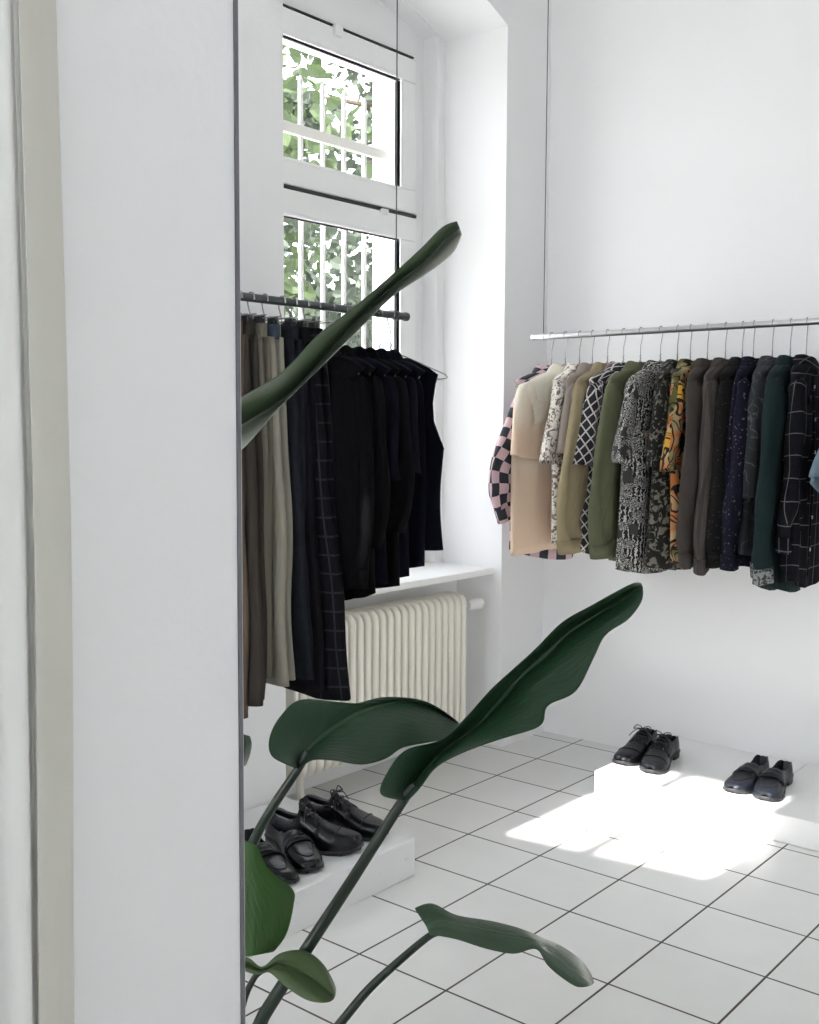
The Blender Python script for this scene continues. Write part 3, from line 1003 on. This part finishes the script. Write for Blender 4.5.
for u, mk, deg, hem, opt, label, short, cat in RT:
    x = on(u, 332, 1, RY).x
    front = Vector((x, RY - .25, 1))
    d = (front - CAM).dot(fw)
    d = (Vector((x, RY - .25, 1.0)) - CAM).dot(Vector((fw.x, fw.y, 0)).normalized())
    zh = at(u, hem, 1).z * 1.0
    r = at(u, hem, 1) - CAM
    L = RZ - (CAM.z + r.z * d / math.hypot(r.x, r.y) * (math.hypot(r.x, r.y) / (r.dot(Vector((fw.x, fw.y, 0)).normalized()))))
    o2 = dict(opt)
    if 'cuff' in o2: o2['cuff'] = FM[o2['cuff']]
    elif o2.get('sleeve') == 'long': o2['cuff'] = FM[mk]
    if 'patch' in o2: o2['patch'] = (FM[o2['patch'][0]],) + o2['patch'][1:]
    px_, reach = deg
    best = None
    for k in range(-450, 260):
        a_ = math.radians(k / 10)
        q_ = Vector((x + reach * math.sin(a_), RY - reach * math.cos(a_), 1.42)) - CAM
        e_ = abs(409.5 + F_PX * q_.dot(rt) / q_.dot(fw) - px_)
        if best is None or e_ < best[0]: best = (e_, a_)
    rz = best[1]
    hanger((x, RY, RZ), rz, 'wire hanger carrying the ' + short, 'wire hangers on the back wall rail', .86)
    bt = M['pale_button'] if mk in ('grid', 'mono') else None
    shirt('shirt', (x, RY, RZ - .030), rz, label, cat, G1, FM[mk], L=L - .030, buttons=bt, **o2)

# --- left rail: seven pairs of trousers, then seven dark tops
G2 = 'trousers on the window rail'
LT = [
    (228, 'tan', 717, dict(w0=0.05, w1=0.075), 'brown corduroy trousers at the partition edge', 'brown corduroy trousers'),
    (239, 'darkbrown', 703, dict(w0=0.055, w1=0.105), 'dark brown grey woollen trousers next to the corduroy pair', 'dark brown trousers'),
    (251, 'greige', 676, dict(w0=0.055, w1=0.085), 'grey beige cotton trousers between the dark brown and the light khaki pairs', 'grey beige trousers'),
    (265, 'lkhaki', 683, dict(w0=0.055, w1=0.115, wmat='denimband'), 'light khaki trousers, palest pair on the dark rail', 'light khaki trousers'),
    (282, 'bdenim', 678, dict(w0=0.06, w1=0.115), 'black denim trousers right after the light khaki pair', 'black denim trousers'),
    (294, 'bwool2', 690, dict(w0=0.06, w1=0.12), 'plain black suit trousers beside the plaid pair', 'plain black suit trousers'),
    (306, 'plaid', 696, dict(w0=0.065, w1=0.185), 'wide black trousers with grey plaid lines', 'black plaid trousers'),
]
HD = Vector((fw.x, fw.y, 0)).normalized()


def zat(x, y, u, v):
    r = at(u, v, 1) - CAM
    d = (Vector((x, y, 0)) - Vector((CAM.x, CAM.y, 0))).dot(HD)
    return CAM.z + r.z * d / r.dot(HD)


for i, (u, mk, hem, opt, label, short) in enumerate(LT):
    y = on(u, 303, 0, LX).y
    L = LZ - zat(LX + .12, y, u + 25, hem)
    o2 = dict(opt)
    if 'wmat' in o2: o2['wmat'] = FM[o2['wmat']]
    rz = math.radians(90 + (R.uniform(-5, 5)))
    clip_hanger((LX, y, LZ), rz, 'clip hanger holding the ' + short, 'clip hangers on the window rail')
    trousers((LX, y, LZ), rz, label, FM[mk], G2, L=L, seed=i, **o2)
G3 = 'dark tops on the window rail'
TT = [
    (318, 'blackwool', 600, dict(sleeve='long', sl=.56, spread=.03, W=.178, seed=21, T=.024, cuff='blackwool', buttons=True), 'black jacket with buttoned cuffs next to the plaid trousers', 'black buttoned jacket', 'jacket'),
    (332, 'blackwool', 602, dict(sleeve='long', sl=.50, spread=.03, W=.178, seed=22, T=.026), 'black long-sleeved shirt just right of the jacket', 'black long-sleeved shirt', 'shirt'),
    (345, 'navyblack', 596, dict(sl=.30, spread=.03, W=.178, seed=23, T=.026), 'black short-sleeved shirt, third top from the plaid trousers', 'third black top', 'shirt'),
    (357, 'blackwool', 597, dict(sleeve='long', sl=.46, spread=.03, W=.178, seed=24, T=.024), 'black shirt with a grey checked hem lining', 'black shirt with checked hem', 'shirt'),
    (368, 'navyblack', 588, dict(sl=.28, spread=.03, W=.178, seed=25, T=.026), 'navy black short-sleeved shirt with a wide sleeve', 'wide-sleeved navy black shirt', 'shirt'),
    (380, 'navyblack', 577, dict(sleeve=None, W=.178, seed=26, T=.024), 'long navy black sleeveless shirt under the last hangers', 'long sleeveless navy shirt', 'shirt'),
    (391, 'navyblack', 541, None, 'short navy black vest at the window end of the rail', 'short navy vest', 'vest'),
]
for u, mk, hem, opt, label, short, cat in TT:
    y = on(u, 312, 0, LX).y
    L = LZ - zat(LX + .2, y, u + 40, hem)
    rz = math.radians(90 + R.uniform(-4, 4))
    hanger((LX, y, LZ), rz, 'wire hanger carrying the ' + short, 'wire hangers on the window rail', 1.08 if opt is None else .80)
    if opt is None:
        vest((LX, y, LZ - .030), rz, label, G3, FM[mk], L)
        continue
    o2 = dict(opt)
    if 'cuff' in o2: o2['cuff'] = FM[o2['cuff']]
    if 'buttons' in o2: o2['buttons'] = M['pale_button']
    g = shirt(cat, (LX, y, LZ - .030), rz, label, cat, G3, FM[mk], L=L - .030, face=-1, **o2)


# ------------------------------------------------------------------ shoes
def shoe(loc, rz, label, group, kind='laced', mat=None, L=.295, side=1, toe='round', tall=1.0):
    mat = mat or M['leather']
    t = thing('shoe', loc, label, 'shoe', group, rz)

    def outline(s_):
        # half width along the length, s_ = 0 heel .. 1 toe
        pts = [(0, .020), (.04, .029), (.12, .035), (.25, .034), (.40, .037), (.55, .046), (.70, .053), (.82, .051), (.91, .044), (.97, .031), (1, .014)]
        for (a, b), (c, d) in zip(pts, pts[1:]):
            if a <= s_ <= c:
                f = (s_ - a) / (c - a); f = f * f * (3 - 2 * f)
                return b + (d - b) * f
        return pts[-1][1]

    def curve(s_): return side * .010 * math.sin(PI * min(1, s_)) - side * .006 * s_ ** 2

    st = [0, .015, .04, .08, .14, .22, .30, .38, .46, .54, .62, .70, .77, .83, .88, .925, .96, .985, 1]
    so = MB()
    rings = []
    for s_ in st:
        w = outline(s_) * 1.07; x = s_ * L; c = curve(s_)
        z0 = .024 if s_ < .28 else (.024 - .017 * min(1, (s_ - .28) / .2))
        zb = .020 if s_ < .28 else max(.0, .020 - .02 * min(1, (s_ - .28) / .22)) + .012 * max(0, (s_ - .8) / .2) ** 2
        zt_ = zb + .011
        rings.append([Vector((x, c - w, zb)), Vector((x, c + w, zb)), Vector((x, c + w * 1.01, zt_)), Vector((x, c - w * 1.01, zt_))])
    so.loft(rings, True, True, True)
    so.build('sole', M['sole'], t, bevel=.002)
    hr = []
    for s_ in (0, .02, .06, .14, .25):
        w = outline(s_) * 1.05; c = curve(s_)
        hr.append([Vector((s_ * L + .002, c - w, 0)), Vector((s_ * L + .002, c + w, 0)), Vector((s_ * L, c + w, .022)), Vector((s_ * L, c - w, .022))])
    MB().loft(hr, True, True, True).build('heel', M['sole'], t, bevel=.002)
    up_ = MB()
    N = 29
    rings = []

    def hgt(s_):
        if kind == 'laced': pts = [(0, .088), (.1, .090), (.2, .080), (.30, .078), (.40, .096), (.48, .092), (.6, .070), (.72, .058), (.85, .050), (.95, .044), (1, .030)]
        else: pts = [(0, .078), (.1, .076), (.2, .066), (.32, .064), (.42, .080), (.50, .082), (.6, .068), (.72, .054), (.85, .046), (.95, .041), (1, .028)]
        for (a, b), (c, d) in zip(pts, pts[1:]):
            if a <= s_ <= c:
                f = (s_ - a) / (c - a); f = f * f * (3 - 2 * f)
                return b + (d - b) * f
        return .03
    for s_ in [0, .01, .03, .06, .10, .16, .22, .28, .33, .38, .41, .44, .48, .54, .60, .66, .72, .77, .82, .86, .90, .93, .96, .98, .995, 1.0]:
        w = outline(s_); h = hgt(s_); x = s_ * L; c = curve(s_)
        zb = .030 if s_ < .28 else max(.009, .030 - .021 * min(1, (s_ - .28) / .22))
        opn = max(0, min(1, (.43 - s_) / .04)) * max(0, min(1, (s_ + .005) / .03))
        ring = []
        for k in range(N):
            q = -1 + 2 * k / (N - 1)
            a = abs(q)
            # closed section
            th = q * PI / 2
            yc = w * sgn(math.sin(th)) * abs(math.sin(th)) ** .75
            zc = zb + (h - zb) * abs(math.cos(th)) ** (.62 if s_ < .75 else .55)
            # open section: wall up, rim, down inside
            rim = .74
            if a > .5:
                f = (1 - a) / .5
                yo = sgn(q) * w * (1 + (rim - 1) * f ** 1.6); zo = zb + (h - zb) * f
            elif a > .40:
                f = (.5 - a) / .10
                yo = sgn(q) * w * (rim - .10 * f); zo = h - .006 * f ** 2 - .004 * f
            else:
                f = (.40 - a) / .40
                yo = sgn(q) * w * .64 * (1 - f); zo = .036 + (h - .010 - .036) * max(0, 1 - f * 3.5)
            ring.append(Vector((x - .012 * (1 - s_ / .1) * 0, c + yc * (1 - opn) + yo * opn, zc * (1 - opn) + zo * opn)))
        rings.append(ring)
    # toe roundness: pull the last rings together
    up_.loft(rings, False)
    up_.build('upper', mat, t, subsurf=1, angle=70)
    xl = L * .44
    if kind == 'laced':
        tg = [[Vector((L * (.36 + .22 * i / 5), curve(.45) + k * .016, (.112 - .038 * (i / 5) ** .8 - abs(k) * .004))) for k in (-1, -.5, 0, .5, 1)] for i in range(6)]
        MB().loft(tg, False).build('tongue', mat, t, solid=.004)
        # facings
        for s_ in (-1, 1):
            rows = [[Vector((L * (.36 + .24 * i / 5), curve(.45) + s_ * (.010 + .016 * j + .002 * i), (.104 - .034 * (i / 5)) - .010 * j ** 1.5)) for j in range(3)] for i in range(6)]
            MB().loft(rows, False).build('facing', mat, t, solid=.003)
        lm = MB()
        for i in range(4):
            s_ = .39 + .05 * i
            z = .111 - .0115 * i
            lm.tube([(L * s_, curve(s_) - .018, z - .004), (L * (s_ + .008), curve(s_), z + .002), (L * (s_ + .016), curve(s_) + .018, z - .004)], .0021, 6)
        for sd in (-1, 1):
            loop = [(L * .40, curve(.4), .113), (L * .385, curve(.4) + sd * .014, .121), (L * .38, curve(.4) + sd * .030, .121), (L * .41, curve(.4) + sd * .038, .108), (L * .42, curve(.4) + sd * .024, .112), (L * .40, curve(.4), .113)]
            lm.tube(spline(loop, 4), .0019, 6)
            end = [(L * .40, curve(.4), .113), (L * .44, curve(.4) + sd * .022, .108), (L * .45, curve(.4) + sd * .040, .092), (L * .46, curve(.4) + sd * .050, .078)]
            lm.tube(spline(end, 4), .0018, 6)
        lm.build('laces', M['lace'], t)
        # toe cap seam
        pts = []
        for k in range(13):
            q = -.9 + 1.8 * k / 12; th = q * PI / 2; s_ = .76
            pts.append((L * s_, curve(s_) + outline(s_) * 1.01 * sgn(math.sin(th)) * abs(math.sin(th)) ** .75, .011 + (hgt(s_) + .0012 - .011) * abs(math.cos(th)) ** .55))
        MB().tube(pts, .0014, 6).build('toe_cap_seam', mat, t)
    else:
        pts = []
        rows = []
        for s_ in (.56, .60, .65):
            row = []
            for k in range(13):
                q = -.86 + 1.72 * k / 12; th = q * PI / 2
                row.append(Vector((L * s_, curve(s_) + outline(s_) * 1.02 * sgn(math.sin(th)) * abs(math.sin(th)) ** .75, .012 + (hgt(s_) + .003 - .012) * abs(math.cos(th)) ** .62)))
            rows.append(row)
        MB().loft(rows, False).build('strap', mat, t, solid=.003)
        # apron seam round the toe
        ap = []
        for k in range(21):
            a = -PI * .62 + PI * 1.24 * k / 20
            s_ = .64 + .25 * math.cos(a); yy = .034 * math.sin(a)
            th = math.asin(max(-1, min(1, (abs(yy) / outline(min(s_, 1))) ** (1 / .75))))
            ap.append((L * s_, curve(s_) + yy, .011 + (hgt(s_) + .001 - .011) * math.cos(th) ** .58))
        MB().tube(spline(ap, 2), .0018, 6).build('apron_seam', mat, t)
    t.scale = (1, 1, tall)
    return t


def put(toe, ang, z, L=.312, **kw):
    a = math.radians(ang)
    shoe((toe[0] - math.cos(a) * L, toe[1] - math.sin(a) * L, z), a, L=L, **kw)


put((.712, -.525), -86, .1, label='sunlit black lace-up shoe on the platform, the one nearer the window', group='lace-up shoes in the sun', kind='laced', side=1)
put((.845, -.55), -82, .1, label='sunlit black lace-up shoe on the platform, the one farther from the window', group='lace-up shoes in the sun', kind='laced', side=-1)
put((1.188, -.555), -88, .1, label='black slip-on shoe with a sunlit toe on the right platform', group='slip-on shoes on the right platform', kind='slip', mat=M['leather2'], side=1)
put((1.305, -.56), -84, .1, label='black slip-on shoe in shade, right partner on the right platform', group='slip-on shoes on the right platform', kind='slip', mat=M['leather2'], side=-1)
put((.578, -2.215), -20, .124, label='black loafer at the front, half behind the bright green leaf', group='loafers on the left platform', kind='slip', side=-1)
put((.568, -2.095), -19, .124, label='black loafer beside the heel of the chunky lace-up', group='loafers on the left platform', kind='slip', side=1)
put((.560, -1.880), 24, .124, label='chunky black lace-up shoe in front of its partner, left platform', group='lace-up shoes on the left platform', kind='laced', side=-1, tall=1.22)
put((.548, -1.745), 17, .124, label='black lace-up shoe at the far edge of the left platform', group='lace-up shoes on the left platform', kind='laced', side=1, tall=1.12)

# ------------------------------------------------------------------ plant
BASE = Vector((1.02, -3.02, 0))
pl = thing('potted_plant', BASE, 'large bird-of-paradise plant with broad dark green leaves beside the partition', 'plant')


def loc_(p): return Vector(p) - BASE


pm = MB()
prof = [(.11, 0), (.125, .02), (.14, .16), (.145, .20), (.132, .20), (.128, .17)]
pm.loft([[Vector((r * math.cos(2 * PI * k / 32), r * math.sin(2 * PI * k / 32), z)) for k in range(32)] for r, z in prof], True, True, False)
pm.build('pot', M['pot'], pl)
MB().loft([[Vector((r * math.cos(2 * PI * k / 24), r * math.sin(2 * PI * k / 24), z)) for k in range(24)] for r, z in ((.13, .172), (.08, .18), (.01, .184))], True, True, True).build('soil', M['soil'], pl)


def leaf(st, mat, crease=.02, nl=5, nw=6):
    """st rows: upper-edge px, midrib px, lower-edge px, each with its own distance from the lens"""
    rows = []
    flat = [(*at(*u), *at(*m), *at(*l)) for u, m, l in st]
    sm = spline(flat, nl)
    ln = 0
    mb = MB()
    grid = []
    prev = None
    uvs = []
    for q in sm:
        U, Mm, Lw = Vector(q[0:3]), Vector(q[3:6]), Vector(q[6:9])
        if prev is not None: ln += (Mm - prev).length
        prev = Mm
        row, ur = [], []
        for k in range(-nw, nw + 1):
            e = U if k < 0 else Lw
            f = abs(k) / nw
            p = Mm.lerp(e, f)
            nrm = (CAM - p).normalized()
            p = p + nrm * crease * math.sin(PI * f) * .6
            row.append(loc_(p)); ur.append((k / nw, ln))
        grid.append(row); uvs.append(ur)
    w = 2 * nw + 1
    vs = [p for r in grid for p in r]
    fs, uu = [], []
    for i in range(len(grid) - 1):
        for k in range(w - 1):
            fs.append((i * w + k, i * w + k + 1, (i + 1) * w + k + 1, (i + 1) * w + k))
            uu.append([uvs[i][k], uvs[i][k + 1], uvs[i + 1][k + 1], uvs[i + 1][k]])
    mb.add(vs, fs, uu)
    return mb.build('leaf', mat, pl, solid=.0016, subsurf=1, angle=180)


def rows(data, du, dm, dl):
    n = len(data)
    out = []
    for i, (u, m, l) in enumerate(data):
        f = i / (n - 1)
        out.append(((*u, du(f)), (*m, dm(f)), (*l, dl(f))))
    return out


# leaf A: long upper leaf seen nearly edge-on
A = [((205, 420), (203, 448), (203, 478)), ((242, 396), (242, 425), (242, 450)), ((283, 371), (284, 399), (280, 407)), ((316, 336), (322, 360), (320, 368)), ((350, 310), (352, 325), (354, 335)),
     ((388, 278), (386, 292), (392, 297)), ((420, 249), (424, 262), (428, 273)), ((442, 227), (447, 238), (453, 253)), ((457, 221), (460, 228), (462, 234))]
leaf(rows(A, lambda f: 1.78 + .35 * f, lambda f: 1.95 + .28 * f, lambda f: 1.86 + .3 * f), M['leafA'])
B_ = [((296, 768), (298, 769), (301, 767)), ((272, 757), (308, 751), (314, 760)), ((269, 738), (320, 738), (335, 761)), ((280, 716), (338, 725), (362, 765)), ((302, 699), (364, 710), (386, 759)),
      ((350, 704), (385, 703), (403, 748)), ((384, 697), (410, 700), (428, 743)), ((425, 701), (436, 708), (448, 738)), ((456, 720), (460, 724), (462, 728))]
leaf(rows(B_, lambda f: 2.02 + .35 * f, lambda f: 2.10 + .30 * f, lambda f: 1.98 + .36 * f), M['leaf'])
C_ = [((400, 800), (403, 801), (406, 802)), ((380, 794), (413, 788), (412, 797)), ((386, 774), (422, 776), (421, 787)), ((405, 750), (438, 758), (438, 766)), ((440, 740), (458, 740), (470, 750)),
      ((464, 719), (480, 722), (505, 738)), ((490, 690), (500, 699), (541, 726)), ((514, 668), (520, 676), (548, 706)), ((535, 649), (542, 656), (576, 692)), ((562, 622), (566, 634), (594, 658)),
      ((590, 606), (592, 617), (606, 635)), ((615, 592), (618, 602), (628, 620)), ((633, 583), (637, 589), (641, 603)), ((641, 583), (643, 587), (643, 592))]
leaf(rows(C_, lambda f: 1.93 + .40 * f, lambda f: 2.0 + .36 * f, lambda f: 1.88 + .40 * f), M['leaf'], .018)
D_ = [((225, 842), (240, 838), (258, 846)), ((205, 868), (240, 866), (268, 868)), ((198, 888), (240, 892), (293, 889)), ((200, 912), (241, 918), (294, 905)), ((205, 935), (243, 942), (287, 934)), ((225, 952), (247, 957), (274, 952))]
leaf(rows(D_, lambda f: 1.86 - .02 * f, lambda f: 1.82 - .06 * f, lambda f: 1.80 - .02 * f), M['leaf2'], .012)
E_ = [((234, 955), (236, 962), (238, 968)), ((249, 958), (252, 966), (253, 974)), ((262, 967), (264, 970), (262, 974)), ((280, 953), (281, 964), (270, 973)), ((303, 950), (301, 972), (287, 988)), ((322, 962), (318, 984), (306, 1000)), ((335, 985), (331, 994), (322, 1003)), ((335, 996), (334, 999), (331, 1001))]
leaf(rows(E_, lambda f: 1.98 - .04 * f, lambda f: 2.0 - .1 * f, lambda f: 1.98 - .12 * f), M['leafE'])
F_ = [((414, 908), (426, 926), (430, 936)), ((432, 903), (440, 921), (438, 936)), ((456, 915), (462, 925), (458, 940)), ((492, 921), (493, 931), (486, 949)), ((522, 929), (522, 936), (514, 954)), ((545, 939), (540, 943), (536, 949)),
      ((562, 946), (556, 957), (547, 965)), ((579, 958), (572, 970), (562, 978)), ((590, 972), (586, 980), (577, 987)), ((594, 983), (592, 985), (588, 986))]
leaf(rows(F_, lambda f: 1.93 + .10 * f, lambda f: 1.90 + .04 * f, lambda f: 1.86 + .05 * f), M['leaf3'], .012)
G_ = [((228, 733), (236, 732), (250, 736)), ((224, 745), (236, 746), (252, 744)), ((226, 757), (238, 758), (250, 755)), ((236, 767), (242, 768), (246, 765))]
leaf(rows(G_, lambda f: 2.1, lambda f: 2.06, lambda f: 2.1), M['leaf'], .006)


def stem(px, end, r0, r1):
    pts = spline([tuple(loc_(at(*p))) for p in px] + [tuple(end)], 5)
    n = len(pts)
    MB().tube(pts, [r0 + (r1 - r0) * i / (n - 1) for i in range(n)], 12).build('stem', M['stem'], pl)


stem([(416, 786, 1.99), (402, 802, 1.99), (352, 880, 1.98), (306, 950, 1.98), (264, 1015, 2.0), (238, 1062, 2.03)], (.03, -.01, .17), .0085, .015)
stem([(308, 752, 2.09), (298, 769, 2.09), (272, 808, 2.10), (253, 843, 2.12), (238, 885, 2.12), (225, 960, 2.12)], (.0, .04, .17), .0075, .013)
stem([(440, 932, 1.895), (428, 937, 1.89), (398, 962, 1.90), (368, 990, 1.91), (338, 1026, 1.92), (295, 1078, 1.97)], (.05, .0, .17), .0055, .010)
stem([(262, 971, 1.99), (255, 977, 1.99), (246, 994, 2.0), (240, 1015, 2.0), (232, 1040, 2.03)], (.03, -.05, .17), .005, .008)
stem([(200, 480, 1.92), (190, 560, 1.98), (185, 750, 2.06), (190, 950, 2.1)], (-.02, .03, .17), .008, .013)
stem([(232, 838, 1.84), (215, 835, 1.86), (200, 860, 1.9), (195, 950, 2.0)], (-.03, -.04, .17), .006, .010)
stem([(236, 735, 2.07), (222, 760, 2.08), (210, 850, 2.1), (205, 960, 2.1)], (-.04, .0, .17), .005, .009)

# ------------------------------------------------------------------ curtain
cu = thing('curtain', (PX + .06, -3.7, 0), 'white cloth curtain hanging in soft folds over the left of the partition', 'curtain')
cl = Vector(cu.location)


def ypx(u, d=.062): return on(u, 512, 0, PX + .008 + d).y


def edge_u(z):
    # right border of the cloth down its height (photo column at the curtain's plane)
    f = max(0, min(1, (1.98 - z) / .9))
    return 64 + 6 * math.sin(f * PI / 2) - 9 * max(0, min(1, (1.25 - z) / .6))


zs = [3.70, 3.2, 2.6, 2.2, 2.0, 1.9, 1.8, 1.65, 1.5, 1.3, 1.1, .9, .7, .4, .02]
rows_, hem_ = [], []
# (photo column at mid height, depth out of the wall)
folds = [(-170, .05), (-120, .085), (-75, .062), (-38, .060), (-8, .082), (10, .094), (20, .101), (25, .098), (29, .080), (32, .066), (38, .066)]
fine = spline(folds, 6)
for z in zs:
    e = edge_u(z)
    row = []
    for u, d in fine:
        k = 1 if u < -40 else 1
        uu_ = u + (e - 75) * max(0, (u + 60) / 101) * .9 + 4 * math.sin(2.3 * z + u * .05) * max(0, min(1, (36 - u) / 40))
        dd = d * (.85 + .15 * math.sin(1.7 * z + u * .08))
        row.append(Vector((PX + .008 + dd, ypx(uu_, dd), z)) - cl)
    rows_.append(row)
    last = row[-1]
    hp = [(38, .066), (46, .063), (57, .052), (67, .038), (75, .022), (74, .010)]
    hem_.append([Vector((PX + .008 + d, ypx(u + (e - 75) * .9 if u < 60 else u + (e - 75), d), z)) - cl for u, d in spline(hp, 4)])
MB().loft(rows_, False).build('cloth', M['curtain'], cu, solid=.003, subsurf=1, angle=180)
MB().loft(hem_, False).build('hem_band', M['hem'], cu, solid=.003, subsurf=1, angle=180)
trk = MB().box((PX + .0, -4.3, 3.70), (PX + .11, -3.5, H)); S('trim_3', trk, M['white'])

# ------------------------------------------------------------------ light
w = bpy.data.worlds.new('sky'); sc.world = w; w.use_nodes = True
nt = w.node_tree
bg = nt.nodes['Background']
tc = nt.nodes.new('ShaderNodeTexCoord'); sp = nt.nodes.new('ShaderNodeSeparateXYZ'); nt.links.new(tc.outputs['Generated'], sp.inputs[0])
cr = nt.nodes.new('ShaderNodeValToRGB')
cr.color_ramp.elements[0].position = 0.0; cr.color_ramp.elements[0].color = (.96, .975, 1, 1)
cr.color_ramp.elements[1].position = .9; cr.color_ramp.elements[1].color = (.88, .94, 1, 1)
nt.links.new(sp.outputs[2], cr.inputs[0]); nt.links.new(cr.outputs[0], bg.inputs[0])
bg.inputs[1].default_value = 4.6
sd = bpy.data.lights.new('sun', 'SUN'); sd.energy = 17; sd.angle = math.radians(.65); sd.color = (1, .97, .92)
so = bpy.data.objects.new('sun', sd); COL.objects.link(so)
az = math.radians(1.7)
dirv = Vector((math.sin(az) * math.cos(SUN_EL), math.cos(az) * math.cos(SUN_EL), -math.sin(SUN_EL)))
so.rotation_euler = dirv.to_track_quat('-Z', 'Y').to_euler()
so.location = (1, -8, 6)


def portal(loc, rot, sx, sy, name):
    a = bpy.data.lights.new(name, 'AREA'); a.shape = 'RECTANGLE'; a.size = sx; a.size_y = sy
    a.cycles.is_portal = True
    o = bpy.data.objects.new(name, a); COL.objects.link(o); o.location = loc; o.rotation_euler = rot
    return o


portal((-.59, (o0 + o1) / 2, 1.9), (0, -PI / 2, 0), 2.2, .95, 'window_portal')


sc.cycles.use_denoising = True
sc.cycles.max_bounces = 12
sc.cycles.diffuse_bounces = 8
sc.cycles.transparent_max_bounces = 12
sc.cycles.sample_clamp_indirect = 6
sc.view_settings.view_transform = 'Standard'
sc.view_settings.look = 'None'
sc.view_settings.gamma = 1
sc.view_settings.use_curve_mapping = False
sc.view_settings.exposure = 0.48
